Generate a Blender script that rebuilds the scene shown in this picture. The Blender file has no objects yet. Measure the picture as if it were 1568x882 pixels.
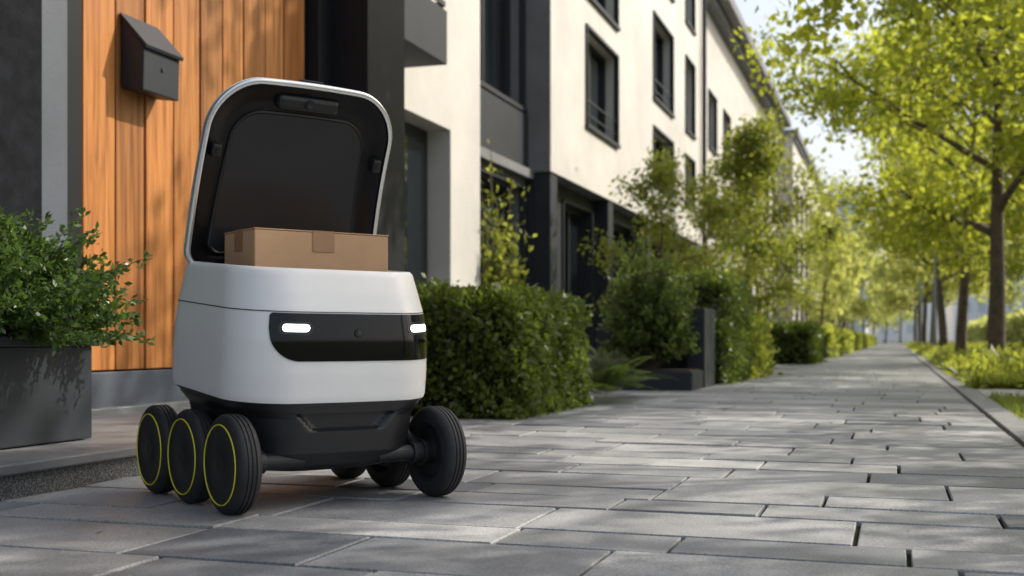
import bpy, math, numpy as np
from mathutils import Vector, Matrix
rng = np.random.default_rng(7)
scene = bpy.context.scene
scene.view_settings.view_transform='Standard'
scene.view_settings.look='None'
scene.view_settings.exposure=0

# ---------------------------------------------------------------- materials
def new_mat(name):
    m=bpy.data.materials.new(name); m.use_nodes=True
    nt=m.node_tree; b=nt.nodes['Principled BSDF']
    return m,nt,b
def N(nt,t,**k):
    n=nt.nodes.new(t)
    for a,v in k.items(): setattr(n,a,v)
    return n
def simple(name,col,rough=.5,metal=0,coat=0,bump=0,bscale=200,var=0,vscale=3,spec=None,bdist=.01):
    m,nt,b=new_mat(name)
    b.inputs['Base Color'].default_value=(*col,1); b.inputs['Roughness'].default_value=rough
    b.inputs['Metallic'].default_value=metal; b.inputs['Coat Weight'].default_value=coat
    b.inputs['Coat Roughness'].default_value=.08
    if spec is not None: b.inputs['Specular IOR Level'].default_value=spec
    tc=N(nt,'ShaderNodeTexCoord')
    if var>0:
        no=N(nt,'ShaderNodeTexNoise'); no.inputs['Scale'].default_value=vscale; no.inputs['Detail'].default_value=8
        no.inputs['Roughness'].default_value=.65
        nt.links.new(tc.outputs['Object'],no.inputs['Vector'])
        r=N(nt,'ShaderNodeValToRGB')
        r.color_ramp.elements[0].position=.3; r.color_ramp.elements[1].position=.7
        r.color_ramp.elements[0].color=(*[c*(1-var) for c in col],1)
        r.color_ramp.elements[1].color=(*[min(1,c*(1+var)) for c in col],1)
        nt.links.new(no.outputs['Fac'],r.inputs['Fac']); nt.links.new(r.outputs['Color'],b.inputs['Base Color'])
    if bump>0:
        n2=N(nt,'ShaderNodeTexNoise'); n2.inputs['Scale'].default_value=bscale; n2.inputs['Detail'].default_value=5
        nt.links.new(tc.outputs['Object'],n2.inputs['Vector'])
        bp=N(nt,'ShaderNodeBump'); bp.inputs['Strength'].default_value=bump; bp.inputs['Distance'].default_value=bdist
        nt.links.new(n2.outputs['Fac'],bp.inputs['Height']); nt.links.new(bp.outputs['Normal'],b.inputs['Normal'])
    return m
def leaf_mat(name,dark,light,trans,tw=.45,rough=.5):
    m,nt,b=new_mat(name)
    a=N(nt,'ShaderNodeAttribute'); a.attribute_name='rnd'
    r=N(nt,'ShaderNodeValToRGB'); r.color_ramp.elements[0].color=(*dark,1); r.color_ramp.elements[1].color=(*light,1)
    nt.links.new(a.outputs['Fac'],r.inputs['Fac']); nt.links.new(r.outputs['Color'],b.inputs['Base Color'])
    b.inputs['Roughness'].default_value=rough
    t=N(nt,'ShaderNodeBsdfTranslucent')
    r2=N(nt,'ShaderNodeValToRGB'); r2.color_ramp.elements[0].color=(*[c*.6 for c in trans],1); r2.color_ramp.elements[1].color=(*trans,1)
    nt.links.new(a.outputs['Fac'],r2.inputs['Fac']); nt.links.new(r2.outputs['Color'],t.inputs['Color'])
    mx=N(nt,'ShaderNodeMixShader'); mx.inputs[0].default_value=tw
    nt.links.new(b.outputs[0],mx.inputs[1]); nt.links.new(t.outputs[0],mx.inputs[2])
    nt.links.new(mx.outputs[0],nt.nodes['Material Output'].inputs['Surface'])
    return m

M={}
M['white']=simple('robot_white_paint',(.86,.855,.84),.35,coat=.2,bump=.01,bscale=900)
M['black']=simple('robot_black_plastic',(.014,.015,.017),.42,bump=.06,bscale=900,bdist=.002)
M['gloss']=simple('gloss_black',(.003,.003,.004),.08,coat=.1,spec=.3)
M['lidpanel']=simple('lid_inner_panel',(.022,.0225,.025),.26,spec=.4)
M['lidframe']=simple('lid_inner_frame',(.005,.005,.006),.3,spec=.3)
M['silver']=simple('silver_trim',(.86,.87,.88),.22,metal=.8,coat=.5)
M['rubber']=simple('tyre_rubber',(.020,.020,.022),.62,bump=.1,bscale=500,var=.3,vscale=30,bdist=.003)
M['hub']=simple('wheel_disc',(.020,.020,.022),.45,bump=.04,bscale=400,spec=.35)
M['lime']=simple('yellow_ring',(.78,.72,.03),.4)
M['lens']=simple('lens_glass',(.01,.012,.02),.03,coat=1)
M['card']=simple('cardboard',(.58,.355,.20),.8,bump=.1,bscale=160,var=.05,vscale=12,bdist=.003)
M['tape']=simple('packing_tape',(.40,.215,.11),.3,var=.06,vscale=30)
m,nt,b=new_mat('headlight_led'); b.inputs['Base Color'].default_value=(1,1,1,1)
b.inputs['Emission Color'].default_value=(.95,.98,1,1); b.inputs['Emission Strength'].default_value=3.0; M['led']=m
M['darkclad']=simple('dark_cladding',(.010,.0115,.015),.9,bump=.4,bscale=220,var=.5,vscale=14,bdist=.003,spec=.12)
M['blackclad']=simple('black_panel',(.008,.009,.012),.6,var=.2,vscale=3,spec=.25)
M['greyclad']=simple('grey_pilaster',(.085,.10,.125),.5,bump=.1,bscale=80,var=.12)
M['render_wall']=simple('white_render',(.56,.545,.52),.85,bump=.35,bscale=45,var=.13,vscale=.8)
M['render_b']=simple('cream_render',(.54,.515,.485),.85,bump=.35,bscale=45,var=.13,vscale=.8)
M['concrete']=simple('grey_concrete',(.17,.175,.19),.8,bump=.2,bscale=60,var=.18,vscale=1.5)
M['charcoal']=simple('charcoal_metal',(.026,.030,.038),.6,bump=.05,var=.15,spec=.3)
M['frame']=simple('window_frame',(.014,.016,.02),.45)
M['glass']=simple('window_glass',(.010,.014,.018),.03,var=.5,vscale=.7,spec=1.0)
M['blind']=simple('window_blind',(.42,.42,.40),.7)
M['planter']=simple('planter_slate',(.022,.027,.036),.5,bump=.06,bscale=120,var=.12,spec=.35)
M['soil']=simple('soil',(.05,.036,.024),.95,bump=.8,bscale=50,var=.4,vscale=20)
M['bark']=simple('bark',(.11,.085,.06),.9,bump=.9,bscale=30,var=.4,vscale=8)
M['kerb']=simple('kerb_stone',(.20,.205,.21),.75,bump=.3,bscale=120,var=.2,vscale=10)
M['lightpave']=simple('light_path',(.38,.37,.35),.8,bump=.3,bscale=80,var=.15,vscale=3)
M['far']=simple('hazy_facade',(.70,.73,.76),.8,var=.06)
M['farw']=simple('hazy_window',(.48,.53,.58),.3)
M['steel']=simple('steel_pole',(.3,.32,.33),.4,metal=.7)
m,nt,b=new_mat('granite_step'); tc=N(nt,'ShaderNodeTexCoord'); vo=N(nt,'ShaderNodeTexNoise'); vo.inputs['Scale'].default_value=260; vo.inputs['Detail'].default_value=3
nt.links.new(tc.outputs['Object'],vo.inputs['Vector']); r=N(nt,'ShaderNodeValToRGB')
r.color_ramp.elements[0].position=.45; r.color_ramp.elements[0].color=(.04,.043,.047,1); r.color_ramp.elements[1].position=.72; r.color_ramp.elements[1].color=(.28,.28,.28,1)
nt.links.new(vo.outputs['Fac'],r.inputs['Fac']); nt.links.new(r.outputs['Color'],b.inputs['Base Color']); b.inputs['Roughness'].default_value=.6; M['granite']=m
M['steptop']=simple('step_top',(.15,.155,.165),.5,bump=.15,bscale=150,var=.25,vscale=5,bdist=.004)
# wood
m,nt,b=new_mat('door_wood'); tc=N(nt,'ShaderNodeTexCoord'); a=N(nt,'ShaderNodeAttribute'); a.attribute_name='rnd'
mp=N(nt,'ShaderNodeMapping'); mp.inputs['Scale'].default_value=(18,18,.8); nt.links.new(tc.outputs['Object'],mp.inputs['Vector'])
cb=N(nt,'ShaderNodeCombineXYZ'); mu=N(nt,'ShaderNodeMath',operation='MULTIPLY'); mu.inputs[1].default_value=57
nt.links.new(a.outputs['Fac'],mu.inputs[0]); nt.links.new(mu.outputs[0],cb.inputs[2])
ad=N(nt,'ShaderNodeVectorMath',operation='ADD'); nt.links.new(mp.outputs[0],ad.inputs[0]); nt.links.new(cb.outputs[0],ad.inputs[1])
no=N(nt,'ShaderNodeTexNoise'); no.inputs['Scale'].default_value=1.6; no.inputs['Detail'].default_value=9; no.inputs['Roughness'].default_value=.6; no.inputs['Distortion'].default_value=.8
nt.links.new(ad.outputs[0],no.inputs['Vector'])
r=N(nt,'ShaderNodeValToRGB'); r.color_ramp.elements[0].position=.3; r.color_ramp.elements[0].color=(.19,.062,.016,1)
r.color_ramp.elements[1].position=.7; r.color_ramp.elements[1].color=(.54,.235,.07,1); e=r.color_ramp.elements.new(.5); e.color=(.41,.16,.044,1)
nt.links.new(no.outputs['Fac'],r.inputs['Fac'])
mm=N(nt,'ShaderNodeMix',data_type='RGBA',blend_type='MULTIPLY'); mm.inputs[0].default_value=1
mr=N(nt,'ShaderNodeMapRange'); mr.inputs[3].default_value=.62; mr.inputs[4].default_value=1.2
nt.links.new(a.outputs['Fac'],mr.inputs[0]); nt.links.new(r.outputs['Color'],mm.inputs[6]); nt.links.new(mr.outputs[0],mm.inputs[7])
nt.links.new(mm.outputs[2],b.inputs['Base Color']); b.inputs['Roughness'].default_value=.42
bp=N(nt,'ShaderNodeBump'); bp.inputs['Strength'].default_value=.25; bp.inputs['Distance'].default_value=.004
nt.links.new(no.outputs['Fac'],bp.inputs['Height']); nt.links.new(bp.outputs['Normal'],b.inputs['Normal']); M['wood']=m
# paving
m,nt,b=new_mat('paving_slab'); tc=N(nt,'ShaderNodeTexCoord'); a=N(nt,'ShaderNodeAttribute'); a.attribute_name='rnd'
n1=N(nt,'ShaderNodeTexNoise'); n1.inputs['Scale'].default_value=2.6; n1.inputs['Detail'].default_value=12; n1.inputs['Roughness'].default_value=.75
n2=N(nt,'ShaderNodeTexNoise'); n2.inputs['Scale'].default_value=190; n2.inputs['Detail'].default_value=6; n2.inputs['Roughness'].default_value=.7
nt.links.new(tc.outputs['Object'],n1.inputs['Vector']); nt.links.new(tc.outputs['Object'],n2.inputs['Vector'])
r=N(nt,'ShaderNodeValToRGB'); r.color_ramp.elements[0].color=(.125,.135,.152,1); r.color_ramp.elements[1].color=(.35,.355,.36,1)
nt.links.new(a.outputs['Fac'],r.inputs['Fac'])
mr=N(nt,'ShaderNodeMapRange'); mr.inputs[1].default_value=.3; mr.inputs[2].default_value=.7; mr.inputs[3].default_value=.6; mr.inputs[4].default_value=1.35
nt.links.new(n1.outputs['Fac'],mr.inputs[0])
mr2=N(nt,'ShaderNodeMapRange'); mr2.inputs[1].default_value=.3; mr2.inputs[2].default_value=.7; mr2.inputs[3].default_value=.45; mr2.inputs[4].default_value=1.6
nt.links.new(n2.outputs['Fac'],mr2.inputs[0])
x1=N(nt,'ShaderNodeMath',operation='MULTIPLY'); nt.links.new(mr.outputs[0],x1.inputs[0]); nt.links.new(mr2.outputs[0],x1.inputs[1])
mm=N(nt,'ShaderNodeMix',data_type='RGBA',blend_type='MULTIPLY'); mm.inputs[0].default_value=1
nt.links.new(r.outputs['Color'],mm.inputs[6]); nt.links.new(x1.outputs[0],mm.inputs[7]); nt.links.new(mm.outputs[2],b.inputs['Base Color'])
mr3=N(nt,'ShaderNodeMapRange'); mr3.inputs[1].default_value=.3; mr3.inputs[2].default_value=.7; mr3.inputs[3].default_value=.35; mr3.inputs[4].default_value=.65; nt.links.new(n1.outputs['Fac'],mr3.inputs[0]); nt.links.new(mr3.outputs[0],b.inputs['Roughness'])
bp=N(nt,'ShaderNodeBump'); bp.inputs['Strength'].default_value=.5; bp.inputs['Distance'].default_value=.002
nt.links.new(n2.outputs['Fac'],bp.inputs['Height']); nt.links.new(bp.outputs['Normal'],b.inputs['Normal']); M['slab']=m
M['joint']=simple('joint_fill',(.018,.020,.012),.95,bump=.5,bscale=200,var=.5,vscale=20,spec=.1)
M['groundmat']=simple('ground_turf',(.05,.065,.022),.95,bump=.6,bscale=20,var=.35,vscale=.6)
L={}
L['tree']=leaf_mat('tree_leaf',(.05,.09,.012),(.16,.21,.02),(.66,.72,.07),.6)
L['treehazed']=leaf_mat('tree_leaf_hazed',(.10,.15,.03),(.24,.29,.06),(.78,.82,.22),.6)  # lighter leaf copy for far trees, bright haze painted into its colours
L['hedge']=leaf_mat('hedge_leaf',(.03,.055,.010),(.14,.19,.03),(.26,.36,.04),.32,.38)
L['bush']=leaf_mat('bush_leaf',(.022,.052,.015),(.09,.16,.035),(.18,.32,.05),.32,.38)
L['light']=leaf_mat('shrub_leaf',(.06,.09,.015),(.18,.23,.03),(.56,.62,.08),.5)
L['dark']=leaf_mat('conifer_leaf',(.035,.062,.017),(.12,.17,.04),(.26,.38,.06),.35)
L['grass']=leaf_mat('grass_blade',(.05,.08,.015),(.14,.18,.03),(.42,.52,.07),.4)

# ---------------------------------------------------------------- mesh helpers
class B:
    def __init__(s): s.v=[]; s.f=[]; s.m=[]; s.r=[]; s.mats=[]
    def mi(s,mat):
        if mat not in s.mats: s.mats.append(mat)
        return s.mats.index(mat)
    def add(s,v,f,mat,rnd=None):
        o=len(s.v); s.v+= [tuple(p) for p in v]; s.f+=[tuple(i+o for i in q) for q in f]
        s.m+=[s.mi(mat)]*len(f); s.r+=[float(rng.random()) if rnd is None else rnd]*len(f)
    def box(s,x0,x1,y0,y1,z0,z1,mat,rnd=None):
        v=[(x0,y0,z0),(x1,y0,z0),(x1,y1,z0),(x0,y1,z0),(x0,y0,z1),(x1,y0,z1),(x1,y1,z1),(x0,y1,z1)]
        s.add(v,[(0,3,2,1),(4,5,6,7),(0,1,5,4),(1,2,6,5),(2,3,7,6),(3,0,4,7)],mat,rnd)
    def quad(s,a,b_,c,d,mat): s.add([a,b_,c,d],[(0,1,2,3)],mat)
    def cyl(s,p0,p1,r0,r1,mat,n=16,cap=True):
        p0=Vector(p0);p1=Vector(p1);d=(p1-p0).normalized()
        u=d.orthogonal().normalized(); w=d.cross(u); v=[]
        for p,r in((p0,r0),(p1,r1)):
            for i in range(n):
                a=2*math.pi*i/n; v.append(p+u*math.cos(a)*r+w*math.sin(a)*r)
        f=[(i,(i+1)%n,n+(i+1)%n,n+i) for i in range(n)]
        if cap: f+= [tuple(range(n-1,-1,-1)),tuple(range(n,2*n))]
        s.add(v,f,mat)
    def loops(s,loops,mat,cap0=False,cap1=False,closed=True):
        n=len(loops[0]); v=[p for l in loops for p in l]; f=[]
        for k in range(len(loops)-1):
            for i in range(n if closed else n-1):
                j=(i+1)%n; f.append((k*n+i,k*n+j,(k+1)*n+j,(k+1)*n+i))
        if cap0: f.append(tuple(range(n-1,-1,-1)))
        if cap1: f.append(tuple(range((len(loops)-1)*n,len(loops)*n)))
        s.add(v,f,mat)
    def obj(s,name,parent=None,smooth=False,bevel=0,local=False,loc=(0,0,0),normals=False,autos=None):
        me=bpy.data.meshes.new(name); v=[(p[0]-loc[0],p[1]-loc[1],p[2]-loc[2]) for p in s.v]
        me.from_pydata(v,[],s.f)
        for m in s.mats: me.materials.append(m)
        me.polygons.foreach_set('material_index',s.m)
        at=me.attributes.new('rnd','FLOAT','FACE'); at.data.foreach_set('value',s.r)
        if normals:
            import bmesh
            bm=bmesh.new(); bm.from_mesh(me); bmesh.ops.recalc_face_normals(bm,faces=bm.faces); bm.to_mesh(me); bm.free()
        if smooth: me.polygons.foreach_set('use_smooth',[True]*len(me.polygons))
        me.update(); o=bpy.data.objects.new(name,me); scene.collection.objects.link(o); o.location=loc
        if smooth and autos is not None:
            me.set_sharp_from_angle(angle=math.radians(autos))
        if bevel>0:
            md=o.modifiers.new('bev','BEVEL'); md.width=bevel; md.segments=2; md.limit_method='ANGLE'
        if parent:
            o.parent=parent
            if not local: o.matrix_parent_inverse=parent.matrix_basis.inverted()
        return o
def empty(name,loc=(0,0,0),rz=0):
    o=bpy.data.objects.new(name,None); o.empty_display_size=.2; scene.collection.objects.link(o)
    o.matrix_basis=Matrix.Translation(loc)@Matrix.Rotation(rz,4,'Z'); return o

def leaf_arrays(c,size,r,aspect=.5,dirs=None,up=0.0,spread=1.0):
    n=len(c); d=r.normal(size=(n,3))*spread
    if dirs is not None: d+=dirs
    d[:,2]+=up; d/=np.linalg.norm(d,axis=1)[:,None]+1e-9
    q=r.normal(size=(n,3)); s=np.cross(d,q); s/=np.linalg.norm(s,axis=1)[:,None]+1e-9
    nn=np.cross(d,s); l=size*(.6+.8*r.random(n))[:,None]
    v=np.empty((n,4,3)); v[:,0]=c; v[:,1]=c+d*l*.5+s*l*aspect*.5+nn*l*.08; v[:,2]=c+d*l; v[:,3]=c+d*l*.5-s*l*aspect*.5+nn*l*.08
    return v.reshape(-1,3)
def foliage_mesh(name,lv,lmat,solid=None,rnd=None):
    nl=len(lv)//4
    lf=np.arange(nl*4).reshape(nl,4)
    sv=np.array(solid.v).reshape(-1,3) if solid and solid.v else np.zeros((0,3))
    V=np.vstack([lv,sv]); o=len(lv)
    loops=[lf.ravel()]; sizes=[np.full(nl,4)]; mi=[np.zeros(nl,int)]; rn=[rng.random(nl) if rnd is None else rnd]
    if solid and solid.v:
        sf=[np.array(q)+o for q in solid.f]; loops.append(np.concatenate(sf)); sizes.append(np.array([len(q) for q in sf]))
        mi.append(np.array(solid.m)+1); rn.append(np.array(solid.r))
    loops=np.concatenate(loops); sizes=np.concatenate(sizes); mi=np.concatenate(mi); rn=np.concatenate(rn)
    me=bpy.data.meshes.new(name); me.vertices.add(len(V)); me.vertices.foreach_set('co',V.astype(np.float32).ravel())
    me.loops.add(len(loops)); me.loops.foreach_set('vertex_index',loops.astype(np.int32))
    me.polygons.add(len(sizes)); st=np.concatenate([[0],np.cumsum(sizes)[:-1]])
    me.polygons.foreach_set('loop_start',st.astype(np.int32))
    me.materials.append(lmat)
    if solid:
        for m_ in solid.mats: me.materials.append(m_)
    me.update(calc_edges=True); me.polygons.foreach_set('material_index',mi.astype(np.int32))
    at=me.attributes.new('rnd','FLOAT','FACE'); at.data.foreach_set('value',rn.astype(np.float32))
    me.validate(); return me
def link(name,me,loc=(0,0,0),rz=0,sc=1,parent=None):
    o=bpy.data.objects.new(name,me); o.location=loc; o.rotation_euler=(0,0,rz)
    o.scale=(sc,sc,sc) if not isinstance(sc,tuple) else sc
    scene.collection.objects.link(o)
    if parent: o.parent=parent
    return o

# ---------------------------------------------------------------- trees
def gen_tree(name,seed,height,crown_r,trunk_r,first,lmat,nl=100,leaf=.085,limbs=15,clump=.28,widest=.35,keepf=.88):
    r=np.random.default_rng(seed); sb=B(); tips=[]
    def path(p,d,length,r0,r1,n,up=.0,wob=.12):
        pts=[Vector(p)]; d=Vector(d).normalized()
        for i in range(n):
            d=(d+Vector(r.normal(size=3))*wob+Vector((0,0,up))).normalized(); pts.append(pts[-1]+d*length/n)
        for i in range(n):
            ra=r0+(r1-r0)*i/n; rb=r0+(r1-r0)*(i+1)/n
            sb.cyl(pts[i],pts[i+1],ra,rb,M['bark'],n=8 if r0>.03 else 5,cap=False)
        return pts
    tr=path((0,0,-.05),(0,0,1),height*.92,trunk_r,trunk_r*.12,12,up=.15,wob=.035)
    sb.cyl((0,0,-.05),(0,0,.25),trunk_r*1.35,trunk_r*1.0,M['bark'],n=10,cap=False)
    for k in range(limbs):
        t=k/(limbs-1); zz=first+(height*.88-first)*t
        f=min(max((zz+.05)/(height*.92)*12,0),11.999); p=tr[int(f)].lerp(tr[int(f)+1],f-int(f))
        prof=(1-abs(t-widest)/max(widest,1-widest)*.75)*(.8+.4*r.random())
        a=k*2.4+r.random()*.8; el=math.radians(20+42*t)
        ln=crown_r*prof; rr=trunk_r*(.42*(1-t)+.1)
        lp=path(p,(math.cos(a)*math.cos(el),math.sin(a)*math.cos(el),math.sin(el)),ln,rr,rr*.25,6,up=.03,wob=.14)
        for j in range(5):
            q=lp[2+min(j,4)]; a2=r.random()*6.28
            dd=(lp[-1]-lp[0]).normalized()+Vector((math.cos(a2),math.sin(a2),r.normal()*.5))*.9
            sp=path(q,dd,ln*.42*(.6+.6*r.random()),rr*.3,rr*.1,3,wob=.2)
            tips+= [sp[2],sp[3]]
            for _ in range(2):
                dd2=(sp[-1]-sp[0]).normalized()+Vector(r.normal(size=3))*.8
                tp=path(sp[1+_],dd2,ln*.25*(.6+.6*r.random()),rr*.12,.003,2,wob=.2); tips+= [tp[1],tp[2]]
    tips=np.array([tuple(t) for t in tips])
    keep=r.random(len(tips))<keepf; tips=tips[keep]
    cs=np.repeat(tips,np.maximum(3,(nl*(.3+1.4*r.random(len(tips))))).astype(int),axis=0)
    sg=clump*np.array([1,1,.6]); c=cs+r.normal(size=cs.shape)*sg
    lv=leaf_arrays(c,leaf,r,.55,up=-.4)
    rn=np.clip(.5*r.random(len(c))+.5*(.5+.35*np.sin(cs[:,0]*5.1+cs[:,2]*3)+.3*np.sin(cs[:,1]*4.3)),0,1)
    return foliage_mesh(name,lv,lmat,sb,rn)
T1=gen_tree('street_tree_mesh_a',1,6.8,2.8,.11,2.0,L['tree'],nl=50,leaf=.115,clump=.26)
T2=gen_tree('street_tree_mesh_b',2,6.6,2.7,.12,1.8,L['tree'],nl=50,leaf=.115,clump=.26)
T1L=gen_tree('street_tree_mesh_far',1,6.8,2.8,.11,2.0,L['treehazed'],nl=14,leaf=.23,clump=.28)
T1M=gen_tree('street_tree_mesh_side',1,6.8,2.8,.11,2.0,L['tree'],nl=14,leaf=.23,clump=.28)
T5=gen_tree('street_tree_mesh_c',6,6.2,2.6,.11,2.4,L['tree'],nl=28,leaf=.10,clump=.15,limbs=11,keepf=.72)
T3=gen_tree('small_tree_mesh',3,3.9,1.15,.05,.9,L['light'],nl=32,leaf=.075,limbs=14,clump=.15)
T3L=gen_tree('small_tree_mesh_far',3,3.9,1.15,.05,.9,L['treehazed'],nl=9,leaf=.14,limbs=12,clump=.15)
T4=gen_tree('loose_tree_mesh',4,2.7,1.0,.035,.35,L['light'],nl=15,leaf=.065,limbs=12,clump=.12)
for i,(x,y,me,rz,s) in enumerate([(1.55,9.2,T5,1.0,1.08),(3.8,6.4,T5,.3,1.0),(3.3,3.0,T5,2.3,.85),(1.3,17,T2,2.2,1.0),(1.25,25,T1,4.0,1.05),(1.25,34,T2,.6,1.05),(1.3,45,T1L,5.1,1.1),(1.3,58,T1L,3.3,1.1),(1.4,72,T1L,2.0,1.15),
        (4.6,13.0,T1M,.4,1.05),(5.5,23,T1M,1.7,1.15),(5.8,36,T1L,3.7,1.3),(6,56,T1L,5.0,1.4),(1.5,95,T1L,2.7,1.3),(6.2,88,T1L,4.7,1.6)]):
    link('street_tree',me,(x,y,0),rz,s)
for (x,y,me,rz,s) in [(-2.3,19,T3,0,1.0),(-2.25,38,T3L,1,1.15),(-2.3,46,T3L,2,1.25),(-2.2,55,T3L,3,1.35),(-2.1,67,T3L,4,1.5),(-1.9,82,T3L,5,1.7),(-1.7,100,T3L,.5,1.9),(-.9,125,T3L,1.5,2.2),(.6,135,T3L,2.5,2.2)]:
    link('small_tree',me,(x,y,0),rz,s)
for (x,y,rz,s) in [(-2.6,13.6,0,.92),(-2.6,16.6,2,.95),(-2.7,25,4,1.2)]:
    link('loose_shrub',T4,(x,y,0),rz,s)

# ---------------------------------------------------------------- bushes & hedges
def bush(name,lmat,seed,rx,ry,rz,ntw,per,leaf,z0=0,stems=True,aspect=.5,inner=.35,shape=1.0,spr=.12,flat=.15):
    r=np.random.default_rng(seed); sb=B(); cs=[];ds=[]
    for i in range(ntw):
        a=r.random()*2*math.pi; e=math.asin(min(1,r.random()**.8)); k=(.78+.3*r.random())*(1+spr*r.normal())
        tip=np.array([rx*math.cos(a)*math.cos(e),ry*math.sin(a)*math.cos(e),rz*(math.sin(e)*(1-flat)+flat)*shape])*k; tip[2]=max(tip[2],.02)
        base=np.array([tip[0]*.15,tip[1]*.15,0]); mid=(base+tip)/2+np.array([0,0,.15*rz])
        t=inner+(1-inner)*r.random(per)
        p=((1-t)**2)[:,None]*base+(2*t*(1-t))[:,None]*mid+(t**2)[:,None]*tip
        cs.append(p+r.normal(size=p.shape)*leaf*.35); d=(tip-mid); d/=np.linalg.norm(d)+1e-6; ds.append(np.repeat(d[None],per,0))
        if stems and i%2==0:
            sb.cyl(base,mid,leaf*.12,leaf*.09,M['bark'],n=4,cap=False); sb.cyl(mid,tip,leaf*.09,leaf*.05,M['bark'],n=4,cap=False)
    c=np.vstack(cs); c[:,2]+=z0; 
    for k,p in enumerate(sb.v): sb.v[k]=(p[0],p[1],p[2]+z0)
    return foliage_mesh(name,leaf_arrays(c,leaf,r,aspect,np.vstack(ds),spread=.8),lmat,sb)
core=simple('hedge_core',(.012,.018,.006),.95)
def hedge(name,x0,x1,y0,y1,h,lmat,n,leaf,seed=0,amp=.03,z0=0):
    r=np.random.default_rng(seed+50); w=x1-x0;d=y1-y0
    ar=np.array([w*d,w*h,w*h,d*h,d*h]); k=r.choice(5,size=n,p=ar/ar.sum()); a=r.random(n);b_=r.random(n)
    P=np.zeros((n,3))
    s=k==0;P[s]=np.c_[x0+w*a[s],y0+d*b_[s],np.full(s.sum(),h)]
    s=k==1;P[s]=np.c_[x0+w*a[s],np.full(s.sum(),y0),h*b_[s]]
    s=k==2;P[s]=np.c_[x0+w*a[s],np.full(s.sum(),y1),h*b_[s]]
    s=k==3;P[s]=np.c_[np.full(s.sum(),x0),y0+d*a[s],h*b_[s]]
    s=k==4;P[s]=np.c_[np.full(s.sum(),x1),y0+d*a[s],h*b_[s]]
    rad=min(.12,w*.25,d*.25,h*.3)
    q=np.clip(P,[x0+rad,y0+rad,-1],[x1-rad,y1-rad,h-rad]); vv=P-q; ln=np.linalg.norm(vv,axis=1)[:,None]+1e-9
    P=q+vv/ln*rad; D=vv/ln
    nz=np.sin(P[:,0]*9+P[:,2]*7)*np.sin(P[:,1]*8+1+P[:,2]*5)+.6*np.sin(P[:,0]*23+P[:,1]*19+P[:,2]*21)
    P+=D*(nz*amp+r.normal(size=n)*amp*.6-np.abs(r.normal(size=n))*leaf*.5)[:,None]; P[:,2]=np.maximum(P[:,2],.01)
    rn=np.clip(.45*r.random(n)+.3+.18*nz,0,1)
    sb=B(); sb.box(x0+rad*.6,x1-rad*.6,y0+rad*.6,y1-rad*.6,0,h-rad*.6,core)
    lv=leaf_arrays(P,leaf,r,.6,D*.6+np.array([0,0,.2])); 
    o=np.array([(x0+x1)/2,(y0+y1)/2,0]); lv-=o; sb.v=[tuple(np.array(p)-o) for p in sb.v]
    me=foliage_mesh(name,lv,lmat,sb,rn); return link(name,me,(o[0],o[1],z0))
hedge('hedge',-3.05,-1.78,5.6,6.98,.63,L['hedge'],30000,.038,1,amp=.035)
hedge('hedge',-2.5,-1.42,10.6,12.0,.95,L['hedge'],14000,.05,2,amp=.05)
hedge('hedge',-2.3,-1.36,12.1,13.4,.62,L['light'],8000,.06,3,amp=.06)
hedge('hedge',-2.15,-1.25,19.3,22.0,.62,L['hedge'],9000,.075,4)
for k,(a,b2) in enumerate([(26,29.5),(34,39),(44,50),(56,64),(70,90)]):
    hedge('hedge',-2.15,-1.3,a,b2,.6,L['light'],5000,.12,5+k)
hedge('hedge',6.6,7.6,12,60,1.5,L['light'],16000,.2,30,amp=.12)
hedge('hedge',6.6,7.6,61,120,1.8,L['treehazed'],9000,.3,31,amp=.12)
pb=B(); pb.box(-2.06,-1.50,9.15,9.7,0,.15,M['planter']); pb.box(-1.64,-1.49,9.72,10.3,0,.66,M['planter']); pb.box(-2.5,-1.64,10.1,10.3,0,.5,M['planter'])
pl=empty('low_planter',(-1.8,9.4,0)); pb.obj('planter_walls',pl,bevel=.008)
sb=B(); sb.box(-2.03,-1.53,9.18,9.67,.15,.16,M['soil']); sb.obj('planter_soil',pl)
link('round_shrub',bush('round_shrub_mesh',L['dark'],11,.36,.36,.82,420,44,.045,shape=1.1,inner=.4),(-1.92,9.55,.15))
link('round_shrub',bush('round_shrub_mesh_b',L['light'],12,.42,.4,.74,260,34,.05),(-2.75,8.3,0))
link('round_shrub',bush('round_shrub_mesh_d',L['light'],15,.38,.38,.6,240,30,.05),(-1.75,13.9,0))
link('climbing_shrub',bush('climbing_shrub_mesh',L['light'],14,.34,.3,1.75,130,22,.07,spr=.25),(-3.85,11.3,0))
def fern(seed,n=30,ln=.42):
    r=np.random.default_rng(seed); V=[]
    for i in range(n):
        a=r.random()*6.28; l=ln*(.6+.6*r.random()); el=1.2*r.random()+.45; d=np.array([math.cos(a),math.sin(a)])
        for t in np.linspace(.12,1,22):
            p=np.array([*(d*l*t*math.cos(el)),l*(t*math.sin(el)-.4*t*t)+.01]); w=.11*l/.42*math.sin(min(1,t*1.05)*3.0)*.9+.01
            sd=np.array([-d[1],d[0],-.15]); al=np.array([d[0],d[1],.2])*l*.03
            for sgn in(-1,1):
                e=p+sgn*sd*w+al*.8; V+=[p-al*.45,(p+e)/2-al*.5,e,(p+e)/2+al*.45]
    return np.array(V)
link('fern',foliage_mesh('fern_mesh',fern(3),L['dark']),(-1.78,7.35,.02),0,1.15); link('fern',bpy.data.meshes['fern_mesh'],(-1.9,7.9,.02),2,1.3)

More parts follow.
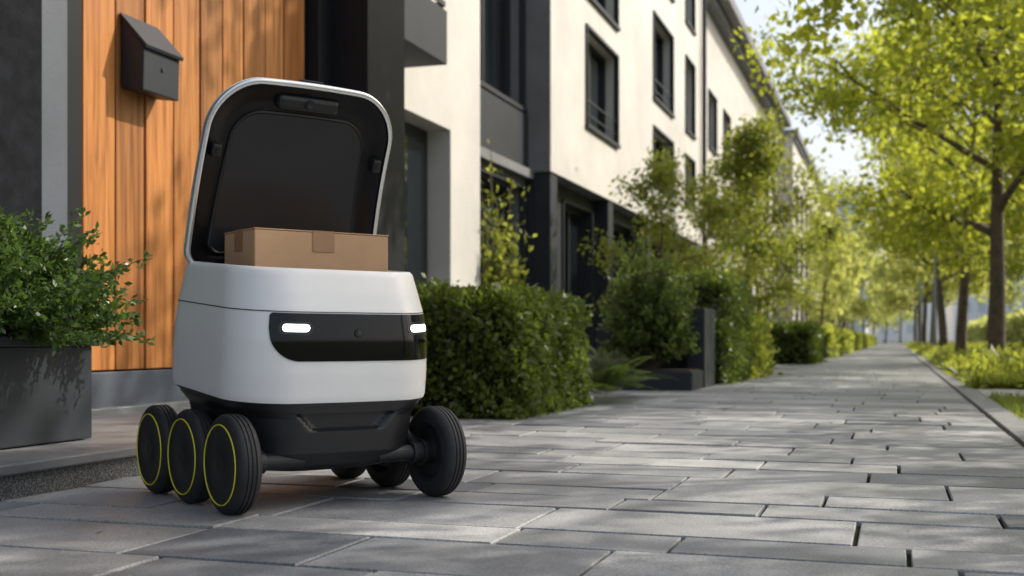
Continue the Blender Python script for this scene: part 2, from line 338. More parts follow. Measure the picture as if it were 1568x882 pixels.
# ---------------------------------------------------------------- ground, paving, verge
g=B(); g.box(-300,300,-60,600,-.3,-.03,M['groundmat']); g.obj('ground')
jf=B(); jf.quad((-4.5,-3,-.011),(.47,-3,-.011),(.47,130,-.011),(-4.5,130,-.011),M['joint']); jf.obj('paving_joint_bed')
pv=B(); y=-1.5; r=np.random.default_rng(5)
while y<120:
    dy=float(r.choice([.2,.26,.32])) if y<14 else .3
    x=-4.45+float(r.random())*-.1; xe=.46
    while x<xe-.01:
        w=float(r.uniform(.34,.72)); x2=min(x+w,xe)
        if xe-x2<.16: x2=xe
        j=.0042+abs(float(r.normal()))*.0008; c=.0022; z=float(r.normal()*.0011); t1,t2=r.normal(size=2)*.0009
        a,b1,c1,d1=x+j,x2-j,y+j,y+dy-j
        v=[(a,c1,-.016),(b1,c1,-.016),(b1,d1,-.016),(a,d1,-.016),(a,c1,z-.003),(b1,c1,z-.003),(b1,d1,z-.003),(a,d1,z-.003),
           (a+c,c1+c,z+t1),(b1-c,c1+c,z+t2),(b1-c,d1-c,z-t1),(a+c,d1-c,z-t2)]
        f=[(0,1,5,4),(1,2,6,5),(2,3,7,6),(3,0,4,7),(4,5,9,8),(5,6,10,9),(6,7,11,10),(7,4,8,11),(8,9,10,11)]
        pv.add(v,f,M['slab'],float(np.clip(r.normal(.5,.27),0,1)))
        x=x2
    y+=dy
pv.obj('pavement')
kb=B(); y=-1.0
while y<120: kb.box(.468,.60,y+.003,y+.997,-.02,.012,M['kerb']); y+=1.0
kb.obj('kerb',bevel=.004)
cp=B()
for a,b1 in [(.61,1.5),(1.51,2.4),(2.41,3.3),(3.31,4.2),(4.21,5.1)]:
    cp.box(a,b1,8.75,9.37,-.02,.008,M['lightpave']); cp.box(a,b1,9.38,9.98,-.02,.009,M['lightpave'])
cp.obj('cross_path',bevel=.004)
rd=B(); rd.quad((8,-20,-.02),(14,-20,-.02),(14,300,-.02),(8,300,-.02),simple('asphalt',(.05,.05,.052),.9,bump=.4,bscale=150,var=.2)); rd.obj('road')
r=np.random.default_rng(8)
n=24000; c=np.c_[.61+3.0*r.random(n)**1.3,3+5.7*r.random(n),np.full(n,-.03)]
lv=leaf_arrays(c,.075,r,.09,up=1.6,spread=.6); link('grass',foliage_mesh('grass_mesh',lv,L['grass']))
n=42000; yv=10.05+70*r.random(n)**2.2; xv=.64+6.0*r.random(n)**1.5
hh=.12+.10*np.sin(xv*3+yv*1.7)*np.sin(yv*2.3)+.10*np.sin(yv*.9+xv)
hh=np.clip(hh,.03,.32)*np.clip((xv-.6)/.25,.3,1)
c=np.c_[xv,yv,hh*np.sqrt(r.random(n))-.02]
lv=leaf_arrays(c,.11,r,.4,up=.6); link('ground_cover_plants',foliage_mesh('ground_cover_mesh',lv,L['light']))
sbd=B(); sbd.box(.61,7.5,10.0,120,-.03,-.012,M['soil']); sbd.obj('planting_bed')
n=110; c=np.c_[-3+3.4*r.random(n),1.5+20*r.random(n)**1.5,np.full(n,.003)]
lv=leaf_arrays(c,.016,r,.5); lv[:,2]=np.clip(lv[:,2],.001,.006); link('fallen_leaves',foliage_mesh('fallen_leaves_mesh',lv,L['light']))

# ---------------------------------------------------------------- entrance building
e=empty('entrance_building',(-3.2,4,0))
w=B()
w.box(-9,-3.23,-3,6.2,0,9,M['darkclad'])
w.box(-9,-2.89,6.19,6.73,0,2.52,M['blackclad']); w.box(-9,-2.885,6.185,6.735,2.535,4.6,M['darkclad']); w.box(-9,-2.89,6.19,6.73,4.61,9,M['darkclad'])
w.box(-9,-2.89,6.20,6.72,2.515,2.54,M['blackclad'])
w.box(-3.23,-2.95,-1.5,3.54,.0,1.75,M['darkclad']); w.box(-3.23,-2.95,-1.5,3.54,1.762,4,M['darkclad'])
w.box(-3.225,-3.08,3.54,3.84,0,4,M['greyclad']); w.box(-3.225,-3.13,3.84,3.99,0,4,M['blackclad'])
w.box(-3.225,-3.12,6.03,6.19,0,4,M['blackclad'])
w.box(-3.225,-3.0,3.84,6.19,3.2,4.2,M['blackclad'])
w.obj('walls',e,bevel=.004)
d=B()
ys=[3.97,4.07,4.29,4.50,4.72,4.94,5.14,5.34,5.56,5.76,6.0]
tones=[.5,.75,.25,.85,.6,.15,.7,.45,.8,.35]
d.box(-3.228,-3.222,3.97,6.0,.27,3.2,M['blackclad'])
for i in range(len(ys)-1):
    d.box(-3.221,-3.195+.003*(i%2),ys[i]+.007,ys[i+1]-.007,.27,3.2,M['wood'],rnd=tones[i])
d.obj('timber_door',e,bevel=.005)
d=B(); d.box(-3.222,-3.17,4.0,6.03,.10,.262,M['greyclad']); d.box(-3.22,-3.10,3.99,6.03,.088,.115,M['steel']); d.obj('door_base',e,bevel=.003)
mb=empty('mailbox',(-3.12,4.42,1.5))
q=B(); y0,y1=4.32,4.585
prof=[(-3.19,1.49),(-3.075,1.475),(-3.07,1.665),(-3.185,1.80)]
q.loops([[(x,y0,z) for x,z in prof],[(x,y1,z) for x,z in prof]],M['planter'],True,True)
q.obj('box_body',mb,bevel=.006,normals=True)
q=B(); prof=[(-3.19,1.82),(-3.19,1.802),(-3.06,1.655),(-3.053,1.671)]
q.loops([[(x,y0-.008,z) for x,z in prof],[(x,y1+.008,z) for x,z in prof]],M['charcoal'],True,True); q.obj('lid',mb,bevel=.003,normals=True)
q=B(); q.cyl((-3.075,4.455,1.59),(-3.066,4.455,1.59),.010,.010,M['charcoal']); q.obj('lock',mb)
st=empty('entrance_step',(-2.6,3,0))
s=B(); s.box(-3.22,-2.11,-1.5,4.9,-.02,.062,M['granite']); s.obj('riser',st)
s=B(); yy=-1.5
while yy<4.9: s.box(-3.21,-2.09,yy+.002,min(yy+1.28,4.92)-.002,.062,.09,M['steptop']); yy+=1.28
s.obj('tread',st,bevel=.005)
pe=empty('planter_box',(-2.6,2.4,.09))
q=B(); X0,X1,Y0,Y1=-2.86,-2.36,1.5,3.09
q.box(X0+.015,X1-.015,Y0+.015,Y1-.015,.094,.380,M['planter']); q.obj('box',pe,bevel=.004)
q=B(); t=.03
q.box(X0,X1,Y0,Y0+t,.38,.41,M['planter']);q.box(X0,X1,Y1-t,Y1,.38,.41,M['planter']);q.box(X0,X0+t,Y0+t,Y1-t,.38,.41,M['planter']);q.box(X1-t,X1,Y0+t,Y1-t,.38,.41,M['planter'])
q.box(X0+t,X1-t,Y0+t,Y1-t,.38,.395,M['soil']); q.obj('rim',pe,bevel=.003)
link('boxwood_bush',bush('boxwood_bush_mesh',L['bush'],21,.44,.46,.36,640,100,.022,inner=.3,spr=.14,flat=.0),(-2.6,2.80,.375),0)
link('boxwood_bush',bush('boxwood_bush_mesh_b',L['bush'],22,.36,.45,.36,360,90,.023,inner=.3,spr=.14),(-2.62,2.2,.375),0)

# ---------------------------------------------------------------- apartment buildings
def facade(wb,X,y0,y1,z0,z1,ops,mat,depth=.2,back=6):
    ysx=sorted({y0,y1,*[o[0] for o in ops],*[o[1] for o in ops]}); zs=sorted({z0,z1,*[o[2] for o in ops],*[o[3] for o in ops]})
    for a,b1 in zip(ysx[:-1],ysx[1:]):
        for c_,d_ in zip(zs[:-1],zs[1:]):
            my,mz=(a+b1)/2,(c_+d_)/2
            if any(o[0]<my<o[1] and o[2]<mz<o[3] for o in ops): continue
            wb.quad((X,a,c_),(X,b1,c_),(X,b1,d_),(X,a,d_),mat)
    for o in ops:
        a,b1,c_,d_=o[:4]; xi=X-depth
        wb.quad((X,a,c_),(xi,a,c_),(xi,a,d_),(X,a,d_),mat); wb.quad((X,b1,c_),(xi,b1,c_),(xi,b1,d_),(X,b1,d_),mat)
        wb.quad((X,a,c_),(X,b1,c_),(xi,b1,c_),(xi,a,c_),mat); wb.quad((X,a,d_),(X,b1,d_),(xi,b1,d_),(xi,a,d_),mat)
    xb=X-back
    wb.quad((X,y0,z0),(xb,y0,z0),(xb,y0,z1),(X,y0,z1),mat); wb.quad((X,y1,z0),(xb,y1,z0),(xb,y1,z1),(X,y1,z1),mat)
    wb.quad((X,y0,z1),(X,y1,z1),(xb,y1,z1),(xb,y0,z1),mat)
def window(fb,X,o,depth=.2,mull=1,sill=True,blind=False,rail=False):
    a,b1,c_,d_=o[:4]; xi=X-depth; t=.06
    fb.box(xi-.04,xi-.02,a,b1,c_,d_,M['glass'])
    fb.box(xi-.018,xi+.04,a,a+t,c_,d_,M['frame']); fb.box(xi-.018,xi+.04,b1-t,b1,c_,d_,M['frame'])
    fb.box(xi-.017,xi+.038,a+t,b1-t,c_,c_+t,M['frame']); fb.box(xi-.017,xi+.038,a+t,b1-t,d_-t,d_,M['frame'])
    for k in range(mull):
        yy=a+(b1-a)*(k+1)/(mull+1); fb.box(xi-.016,xi+.03,yy-.03,yy+.03,c_+t,d_-t,M['frame'])
    if blind: fb.box(xi-.019,xi-.012,a+t,a+t+(b1-a)*.28,c_+t,d_-t,M['blind'])
    if sill: fb.box(xi+.04,X+.05,a-.05,b1+.05,c_-.05,c_+.005,M['charcoal'])
    if rail:
        for k in range(2): fb.box(X-.03,X-.012,a,b1,c_+.16+.2*k,c_+.178+.2*k,M['frame'])
    fb.box(X-.05,X+.03,a-.04,a+.002,c_,d_,M['charcoal']); fb.box(X-.05,X+.03,b1-.002,b1+.04,c_,d_,M['charcoal']); fb.box(X-.05,X+.032,a-.04,b1+.04,d_-.002,d_+.04,M['charcoal'])
eb=empty('apartment_building',(-4.1,12,0))
wb=B(); fb=B()
opA=[(8.6,10.15,0,2.335)]
facade(wb,-3.9,6.75,10.96,0,10,opA,M['render_wall'],.23,5)
fb.box(-4.16,-4.13,8.6,10.15,0,2.335,M['frame']); fb.box(-4.129,-4.10,9.3,9.36,0,2.33,M['charcoal']); fb.box(-4.128,-4.118,9.4,10.05,.15,2.2,M['glass'])
opB=[(11.1,14.1,.25,2.3),(11.1,14.1,3.3,5.4),(11.1,14.1,6.3,8.2)]
facade(wb,-4.45,10.96,14.2,0,10,opB,M['concrete'],.2,5)
for i,o in enumerate(opB): window(fb,-4.45,o,.2,2,blind=(i==1))
fb.box(-4.445,-4.40,10.98,14.18,2.55,3.22,M['charcoal']); fb.box(-4.445,-4.33,10.98,14.18,2.42,2.53,M['concrete'])
fb.box(-4.445,-4.40,10.98,14.18,5.5,6.2,M['charcoal'])
opC=[(15.97,17.9,3.42,4.78),(15.97,17.9,5.25,6.7),(15.97,17.9,7.4,8.8),(20.8,22.7,3.2,4.2),(20.8,22.7,4.75,6.25),(20.8,22.7,7,8.4),(24.2,25.3,3.2,4.2),(24.2,25.3,4.75,6.25),(24.2,25.3,7,8.4)]
facade(wb,-4.11,14.2,26.4,2.52,10,opC,M['render_wall'],.22,5)
wb.quad((-4.11,14.2,2.52),(-4.11,26.4,2.52),(-7,26.4,2.52),(-7,14.2,2.52),M['concrete'])
for i,o in enumerate(opC): window(fb,-4.11,o,.22,1,blind=(i in(0,3)),rail=(i in (0,3,4)))
fb.box(-4.44,-4.115,14.19,14.198,2.53,10,M['concrete'])  # thin grey sheet over the white end wall, its shade put into colour
opD=[(15.6,17.2,.2,2.3),(18.0,20.2,.2,2.3),(21.0,22.8,.2,2.3),(23.6,25.6,.2,2.3)]
facade(wb,-4.35,14.25,26.3,0,2.515,opD,M['charcoal'],.15,4)
for o in opD: window(fb,-4.35,o,.15,1)
for yy in (14.25,17.4,20.4,23.1): fb.box(-4.345,-4.13,yy,yy+.32,0,2.515,M['charcoal'])
wb.obj('walls',eb); fb.obj('windows_and_trim',eb)
bb=B(); bb.box(-3.9,-3.5,7.3,9.03,2.66,3.10,M['charcoal'])
for k in range(12): bb.box(-3.52,-3.505,7.32,9.01,3.13+.08*k,3.175+.08*k,M['frame'])
for yy in (7.32,8.15,8.98): bb.box(-3.54,-3.522,yy,yy+.03,3.10,4.12,M['frame'])
for k in range(12): bb.box(-3.88,-3.54,9.0,9.015,3.13+.08*k,3.175+.08*k,M['frame'])
bb.obj('balcony',eb,bevel=.004)
dp=B(); dp.cyl((-4.03,26.2,0),(-4.03,26.2,10),.05,.05,M['charcoal'],n=10); dp.obj('downpipe',eb)
def block(name,X,y0,y1,h,wm,wy,wz,step,nfl,flh,corn=.35,z_first=1.0):
    e_=empty(name,(X,y0,0)); wb=B(); fb=B(); ops=[]
    yy=y0+1.0
    while yy+wy<y1-.4:
        for f in range(nfl):
            z=z_first+f*flh
            if z+wz<h-.3: ops.append((yy,yy+wy,z,z+wz))
        yy+=step
    facade(wb,X,y0,y1,0,h,ops,wm,.2,6)
    for i,o in enumerate(ops): window(fb,X,o,.2,1,blind=(i%5==2))
    fb.box(X-5.9,X+corn,y0-.1,y1+.05,h+.003,h+.26,M['concrete']); fb.box(X+.002,X+corn*.5,y0-.05,y1,h-.16,h,M['concrete'])
    wb.obj('walls',e_); fb.obj('windows_and_trim',e_)
block('apartment_building',-4.3,27.6,46.0,8.5,M['render_b'],1.3,1.35,2.6,4,2.1,.55,.9)
block('apartment_building',-3.75,46.8,64.0,8.3,M['render_wall'],1.3,1.4,2.7,4,2.1,.2,.9)
block('apartment_building',-3.5,65.0,100.0,8.0,M['render_b'],1.6,1.4,3.2,4,2.1,.25,.9)
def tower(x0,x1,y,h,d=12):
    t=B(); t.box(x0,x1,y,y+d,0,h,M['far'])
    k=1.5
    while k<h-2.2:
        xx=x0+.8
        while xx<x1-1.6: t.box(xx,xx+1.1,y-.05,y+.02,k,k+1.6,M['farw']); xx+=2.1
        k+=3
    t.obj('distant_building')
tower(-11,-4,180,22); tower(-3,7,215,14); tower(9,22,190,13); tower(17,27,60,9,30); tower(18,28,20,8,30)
lw=B(); lw.box(-3.3,-2.6,7.9,8.1,0,.55,M['planter']); lw.box(-3.3,-3.15,8.1,10.0,0,.55,M['planter']); lw.obj('low_wall',bevel=.006)
for (x,y) in [(.95,31),(1.0,50)]:
    p=B(); p.cyl((x,y,0),(x,y,4.6),.045,.03,M['steel'],n=10); p.cyl((x,y,4.58),(x-.8,y,4.75),.025,.02,M['steel'],n=8); p.box(x-1.2,x-.75,y-.08,y+.08,4.72,4.79,M['steel']); p.cyl((x,y,0),(x,y,.3),.07,.07,M['steel'],n=10)
    p.obj('street_lamp')

# ---------------------------------------------------------------- delivery robot
RA=math.radians(54.03); RL=(-1.461,2.711,0)
R=empty('delivery_robot',RL,RA)
def interp(tab,z):
    zs=[t[0] for t in tab]
    return [float(np.interp(z,zs,[t[k] for t in tab])) for k in range(1,len(tab[0]))]
UP=[(.235,.266,-.258,.240,.125,.10),(.26,.272,-.268,.248,.13,.10),(.32,.272,-.276,.248,.13,.10),(.40,.269,-.280,.243,.13,.10),(.465,.263,-.275,.232,.13,.10),(.51,.257,-.260,.218,.13,.10),(.558,.250,-.238,.202,.12,.09),(.566,.244,-.231,.197,.115,.085)]
LO=[(.080,.13,-.15,.13,.07,.07),(.086,.17,-.19,.16,.09,.08),(.10,.203,-.222,.185,.10,.09),(.13,.222,-.243,.205,.11,.09),(.18,.229,-.252,.215,.115,.09),(.215,.234,-.256,.225,.12,.09),(.235,.254,-.260,.235,.125,.095),(.256,.264,-.264,.242,.127,.10)]
def section(tab,z,s):
    hw,yf,yb,rf,rb=interp(tab,z)
    s=s%8; i=int(s); t=s-i
    bul=.016
    def arc(cx,cy,r,a0,a1): a=a0+(a1-a0)*t; return cx+r*math.cos(a),cy+r*math.sin(a)
    h=math.pi/2
    if i==0: x=-(hw-rf)+2*(hw-rf)*t; y=yf
    elif i==1: x,y=arc(hw-rf,yf+rf,rf,-h,0)
    elif i==2: x=hw; y=yf+rf+(yb-rb-yf-rf)*t
    elif i==3: x,y=arc(hw-rb,yb-rb,rb,0,h)
    elif i==4: x=(hw-rb)-2*(hw-rb)*t; y=yb
    elif i==5: x,y=arc(-hw+rb,yb-rb,rb,h,2*h)
    elif i==6: x=-hw; y=yb-rb+(yf+rf-yb+rb)*t
    else: x,y=arc(-hw+rf,yf+rf,rf,2*h,3*h)
    if y<0: y-=bul*(1-(x/hw)**2)*min(1,(-y)/.2)
    return x,y
def P(tab,s,z,off=0):
    x,y=section(tab,z,s)
    if off:
        x2,y2=section(tab,z,s+.01); x0,y0=section(tab,z,s-.01); tx,ty=x2-x0,y2-y0; l=math.hypot(tx,ty)+1e-9
        xa,ya=section(tab,z+.004,s); xb,yb_=section(tab,z-.004,s)
        nx,ny=ty/l,-tx/l; sl=((xa-xb)*nx+(ya-yb_)*ny)/.008
        k=1/math.sqrt(1+sl*sl); x+=nx*off*k; y+=ny*off*k; z-=sl*off*k
    sh=.085*min(1,max(0,(z-.10)/.14))
    return (x,y,z+sh*(y+.26))
SS=[i/12 for i in range(96)]
def loft(tab,zs,mat,ss=SS,cap0=False,cap1=False,extra=None,disp=None):
    b_=B(); lp=[]
    for z in zs: lp.append([P(tab,s,z,disp(s,z) if disp else 0) for s in ss])
    b_.loops(lp,mat,cap0,cap1)
    if extra: extra(b_,lp)
    return b_
zs=list(np.linspace(.2525,.558,32))+[.562,.566]
def ext(b_,lp):
    inner=[[(p[0]*.945,p[1]*.945,p[2]+.001) for p in lp[-1]],[(p[0]*.935,p[1]*.935,p[2]-.006) for p in lp[-1]]]
    b_.loops([lp[-1]]+inner,M['white'])
    b_.loops([inner[-1],[(p[0]*.93,p[1]*.93,.36) for p in lp[-1]]],M['black'],cap1=True)
b_=loft(UP,zs,M['white'],extra=ext); b_.obj('upper_shell',R,smooth=True,local=True,autos=50)
SL=[i/24 for i in range(192)]
def rec(s,z):
    s=s%8; s=s if s<4 else s-8
    c=(z-.205)/.020
    if abs(c)<1.35 and -.3<s<1.3:
        half=.50+.09*c; e1=np.clip((half-abs(s-.5))/.05,0,1); e2=np.clip((1.0-abs(c))/.25+.5,0,1); return -.018*e1*e2
    return 0
b_=loft(LO,list(np.linspace(.08,.2525,70)),M['black'],ss=SL,cap0=True,disp=rec); b_.obj('lower_hull',R,smooth=True,local=True,autos=60)
def patch(tab,s0,s1,zb,zt,off,mat,ns=60,nz=10,name='p'):
    b_=B(); g_=[]
    for j in range(nz+1):
        row=[]
        for i in range(ns+1):
            s=s0+(s1-s0)*i/ns; a,c=zb(s),zt(s); row.append(P(tab,s,a+(c-a)*j/nz,off))
        g_.append(row)
    b_.loops(g_,mat,closed=False)
    edge=g_[0]+[r_[-1] for r_ in g_[1:]]+g_[-1][::-1][1:]+[r_[0] for r_ in g_[::-1][1:-1]]
    def inn(p): v=Vector(p)-Vector((0,0,p[2])); k=1-(off+.002)/max(v.length,.01); return (p[0]*k,p[1]*k,p[2])
    b_.loops([edge,[inn(p) for p in edge]],mat)
    return b_.obj(name,R,smooth=True,local=True,autos=40)
S0,S1=-.34,1.80
def pzb(s):
    t=(s-S0)/(S1-S0); d=min(t,1-t)*1.0; k=min(1,d/.17); return .352+.075*(1-math.sqrt(max(0,1-(1-k)**2)))
def pzt(s):
    t=(s-S0)/(S1-S0); d=min(t,1-t); k=min(1,d/.02); return .463-.006*(1-math.sqrt(max(0,1-(1-k)**2)))
patch(UP,S0,S1,pzb,pzt,.0025,M['gloss'],ns=110,nz=14,name='face_panel')
def pill(s0,s1,z0,z1,name,mat,off=.0042):
    def h(s):
        t=(s-s0)/(s1-s0); d=min(t,1-t); k=min(1,d/.14); return math.sqrt(max(0.0001,1-(1-k)**2))
    zc=(z0+z1)/2; hh=(z1-z0)/2
    patch(UP,s0,s1,lambda s:zc-hh*h(s),lambda s:zc+hh*h(s),off,mat,ns=24,nz=4,name=name)
pill(-.20,.09,.420,.438,'headlight_1',M['led']); pill(1.12,1.50,.420,.438,'headlight_2',M['led'])
pill(-.24,.12,.413,.444,'headlight_bezel_1',M['lidpanel'],.0034); pill(1.07,1.57,.413,.444,'headlight_bezel_2',M['lidpanel'],.0034)
c=P(UP,.55,.418,.0); q=B(); q.cyl((c[0],c[1]-.002,c[2]),(c[0],c[1]-.006,c[2]),.012,.011,M['hub'],n=24); q.cyl((c[0],c[1]-.0061,c[2]),(c[0],c[1]-.0075,c[2]),.007,.006,M['lens'],n=24); q.obj('face_camera',R,local=True)
patch(UP,1.8,7.66,lambda s:.4650,lambda s:.4672,.0008,M['black'],ns=120,nz=1,name='shell_seam')
patch(UP,-.36,1.82,lambda s:.4655,lambda s:.4672,.0008,M['black'],ns=80,nz=1,name='shell_seam_front')
patch(LO,0,7.999,lambda s:.246,lambda s:.2525,.003,M['black'],ns=160,nz=1,name='skirt_lip')
def lathe_x(prof,mat,b_,c,n=72,sgn=1):
    lp=[]
    for x,r_ in prof:
        lp.append([(c[0]+sgn*x,c[1]+r_*math.cos(2*math.pi*k/n),c[2]+r_*math.sin(2*math.pi*k/n)) for k in range(n)])
    b_.loops(lp,mat)
WR=.115
def wheel(name,x,y,sgn):
    c=(x,y,WR); t=B()
    tyre=[(.030,.078),(.030,.095),(.028,.103),(.022,.111),(.016,.1145)]
    for g0 in (.010,0,-.010): tyre+=[(g0+.0022,.115),(g0+.0015,.1125),(g0-.0015,.1125),(g0-.0022,.115)]
    tyre+=[(-.016,.1145),(-.022,.111),(-.028,.103),(-.030,.095),(-.030,.075),(-.024,.07)]
    lathe_x(tyre,M['rubber'],t,c,sgn=sgn); t.obj(name+'_tyre',R,smooth=True,local=True,normals=True,autos=50)
    h=B(); lathe_x([(.0285,.0932),(.0322,.0925),(.0322,.0905),(.0285,.0898)],M['lime'],h,c,sgn=sgn); h.obj(name+'_ring',R,smooth=True,local=True,normals=True)
    h=B(); lathe_x([(.0285,.0895),(.031,.087),(.0295,.078),(.0285,.07),(.0285,.03),(.030,.026),(.031,.012),(.030,.0005)],M['hub'],h,c,sgn=sgn)
    lathe_x([(-.024,.07),(-.015,.06),(-.015,.03),(-.045,.025),(-.05,.0005)],M['hub'],h,c,sgn=sgn); h.obj(name+'_disc',R,smooth=True,local=True,normals=True,autos=40)
TX=.274; WY=[-.225,.015,.25]
for k,y in enumerate(WY):
    wheel('wheel_a%d'%k,-TX,y,-1); wheel('wheel_b%d'%k,TX,y,1)
def bar(pts,r_,mat,name):
    b_=B()
    for p,q_ in zip(pts[:-1],pts[1:]): b_.cyl(p,q_,r_,r_,mat,n=20)
    for p in pts: b_.cyl((p[0]-r_*1.1,p[1],p[2]),(p[0]+r_*1.1,p[1],p[2]),r_*1.15,r_*1.15,mat,n=24)
    b_.obj(name,R,local=True,bevel=.004)
for sg,nm in((-1,'a'),(1,'b')):
    bar([(sg*.225,-.225,.115),(sg*.222,-.12,.165),(sg*.22,0,.175)],.024,M['black'],'front_arm_'+nm)
    bar([(sg*.225,.015,.115),(sg*.215,.06,.165),(sg*.215,.12,.185),(sg*.215,.18,.165),(sg*.225,.25,.115)],.022,M['black'],'rear_arm_'+nm)
    for k,y in enumerate(WY):
        a=B(); a.cyl((sg*.10,y,WR),(sg*.25,y,WR),.02,.02,M['black'],n=20); a.cyl((sg*.225,y,WR),(sg*.248,y,WR),.036,.030,M['hub'],n=24); a.obj('axle_%s%d'%(nm,k),R,local=True,bevel=.002)
HW,LL,LX=.272,.492,.008
def lid_loop(o,n,nar=0):
    hw=HW-o; y0=0-o*.6; y1=-(LL-o); rf=max(.13-o*.8,.03); rb=max(.05-o*.3,.02); pts=[]
    def arc(cx,cy,r_,a0,a1,k=14):
        for i in range(k+1): a=a0+(a1-a0)*i/k; pts.append((cx+r_*math.cos(a),cy+r_*math.sin(a)))
    h=math.pi/2
    arc(-hw+rf,y1+rf,rf,2*h,3*h); 
    for t in np.linspace(0,1,12)[1:-1]: pts.append((-hw+rf+2*(hw-rf)*t,y1))
    arc(hw-rf,y1+rf,rf,-h,0)
    for t in np.linspace(0,1,12)[1:-1]: pts.append((hw,y1+rf+(y0-rb-y1-rf)*t))
    arc(hw-rb,y0-rb,rb,0,h)
    for t in np.linspace(0,1,12)[1:-1]: pts.append((hw-rb-2*(hw-rb)*t,y0))
    arc(-hw+rb,y0-rb,rb,h,2*h)
    for t in np.linspace(0,1,12)[1:-1]: pts.append((-hw,y0-rb+(y1+rf-y0+rb)*t))
    out=[]
    for x,y in pts:
        f=-y/LL; x*=1-(.05+nar)*f; yy=y*(1-nar*.6*f)-.012*(1-(x/HW)**2)*f
        out.append((x+LX,yy,n+ .02*math.sin(math.pi*min(1,max(0,f)))))
    return out
ang=math.radians(-68); HY,HZ=.13,.585
def lidT(p):
    x,y,z=p; return (x,HY+y*math.cos(ang)-z*math.sin(ang),HZ+y*math.sin(ang)+z*math.cos(ang))
def lidloops(ls): return [[lidT(p) for p in l] for l in ls]
lb=B()
lb.loops(lidloops([lid_loop(.19,.052),lid_loop(.10,.048),lid_loop(.05,.038),lid_loop(.022,.024),lid_loop(.006,.008),lid_loop(0,-.004),lid_loop(0,-.010)]),M['white'],cap0=True)
lb.loops(lidloops([lid_loop(0,-.010),lid_loop(0.001,-.018),lid_loop(.006,-.021),lid_loop(.013,-.019)]),M['silver'])
lb.obj('lid_shell',R,smooth=True,local=True,autos=60)
lb=B(); lb.loops(lidloops([lid_loop(.013,-.019),lid_loop(.016,-.013),lid_loop(.030,-.010),lid_loop(.048,.002),lid_loop(.056,.006,.06),lid_loop(.060,.006,.10)]),M['lidframe']); lb.obj('lid_frame',R,smooth=True,local=True,autos=30)
lb=B(); lb.loops(lidloops([lid_loop(.060,.006,.10),lid_loop(.061,.001,.10),lid_loop(.066,-.001,.10),lid_loop(.070,.002,.10),lid_loop(.10,.003,.10),lid_loop(.15,.005,.08),lid_loop(.2,.006,.05)]),M['lidpanel'],cap1=True); lb.obj('lid_inner_panel',R,smooth=True,local=True,autos=25)
def lidbox(name,x0,x1,y0,y1,z0,z1,mat,bev):
    q=B(); q.box(x0+LX,x1+LX,y0,y1,z0,z1,mat); q.v=[lidT(p) for p in q.v]; q.obj(name,R,local=True,bevel=bev)
lidbox('lid_sensor_bar',-.085,.085,-.468,-.428,-.012,.02,M['black'],.012)
q=B(); q.cyl(lidT((LX,-.448,-.011)),lidT((LX,-.448,-.016)),.014,.013,M['hub'],n=24); q.cyl(lidT((LX,-.448,-.015)),lidT((LX,-.448,-.0175)),.008,.008,M['lens'],n=24); q.obj('lid_camera',R,local=True)
for sx in(-1,1):
    lidbox('lid_latch',sx*.225-.012,sx*.225+.012,-.325,-.29,-.012,.02,M['black'],.005)
    q=B(); q.cyl(lidT((sx*.225+LX,-.308,-.011)),lidT((sx*.225+LX,-.308,-.015)),.006,.006,M['hub'],n=16); q.obj('lid_screw',R,local=True)
    q=B(); q.cyl((sx*.226+LX,HY+.02,.50),(sx*.236+LX,HY+.005,HZ+.02),.012,.012,M['black'],n=12); q.obj('hinge_arm',R,local=True)
lidbox('lid_handle_mark',-.03,.035,-.508,-.500,.004,.010,M['black'],.001)
pr=bpy.data.objects.new('cardboard_box',None); scene.collection.objects.link(pr)
Mx=Matrix.Translation(RL)@Matrix.Rotation(RA,4,'Z'); pr.matrix_basis=Mx@Matrix.Translation((.018,-.005,.48))
def loc(b_,name,bev):
    o=b_.obj(name,None,bevel=bev); o.parent=pr; return o
q=B(); bx0,bx1,by0,by1,bz0,bz1=-.185,.187,-.100,.088,-.03,.192
q.box(bx0,bx1,by0,by1,bz0,bz1-.0035,M['card']); loc(q,'carton',.003)
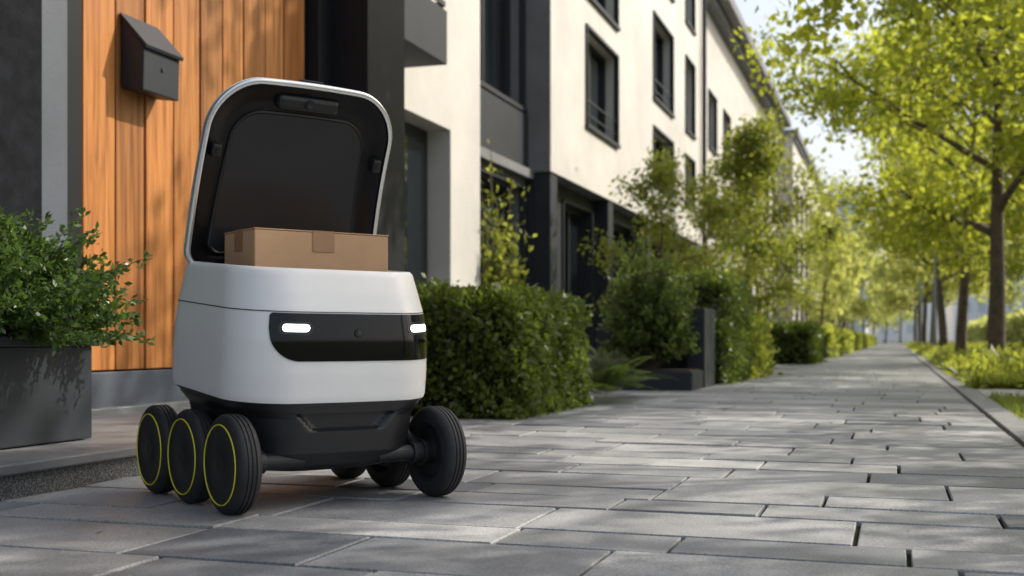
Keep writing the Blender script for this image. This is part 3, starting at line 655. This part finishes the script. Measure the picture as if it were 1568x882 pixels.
q=B(); q.box(bx0-.0008,bx1+.0008,by0-.0008,-.0075,bz1-.003,bz1,M['card']); q.box(bx0-.0008,bx1+.0008,-.0055,by1+.0008,bz1-.003,bz1,M['card']); loc(q,'flaps',.001)
q=B(); q.box(-.03,.03,by0-.0018,by0-.0009,bz1-.052,bz1+.0012,M['tape']); q.box(-.03,.03,by0-.0018,by1,bz1+.0004,bz1+.0012,M['tape'])
q.box(bx0-.0018,bx0-.0009,-.03,.02,bz1-.052,bz1+.0012,M['tape']); loc(q,'tape',0)

# ---------------------------------------------------------------- light, world, camera
az=math.radians(50); el=math.radians(40)
sd=Vector((math.sin(az)*math.cos(el),math.cos(az)*math.cos(el),math.sin(el)))
sl=bpy.data.lights.new('sun','SUN'); sl.energy=5.0; sl.angle=math.radians(.5); sl.color=(1,.92,.79)
so=bpy.data.objects.new('sun',sl); scene.collection.objects.link(so); so.rotation_euler=sd.to_track_quat('Z','Y').to_euler(); so.location=(20,20,20)
wd=bpy.data.worlds.new('World'); scene.world=wd; wd.use_nodes=True; nt=wd.node_tree
sk=nt.nodes.new('ShaderNodeTexSky'); sk.sky_type='NISHITA'; sk.sun_disc=False; sk.sun_elevation=el; sk.sun_rotation=az; sk.dust_density=5.0; sk.air_density=1.0; sk.ozone_density=1.0
hz=nt.nodes.new('ShaderNodeMix'); hz.data_type='RGBA'; hz.blend_type='ADD'; hz.inputs[0].default_value=1; hz.inputs[7].default_value=(2.3,2.35,2.4,1)
nt.links.new(sk.outputs[0],hz.inputs[6])
nt.links.new(hz.outputs[2],nt.nodes['Background'].inputs[0]); nt.nodes['Background'].inputs[1].default_value=.15
cd=bpy.data.cameras.new('camera'); co=bpy.data.objects.new('camera',cd); scene.collection.objects.link(co); scene.camera=co
co.location=(0,0,.4); co.rotation_euler=(math.pi/2,0,math.radians(18.03))
cd.sensor_width=36; cd.lens=36*1800/1568; cd.shift_y=79/1568; cd.clip_end=2000; cd.clip_start=.05
cd.dof.use_dof=True; cd.dof.focus_distance=2.8; cd.dof.aperture_fstop=4.0
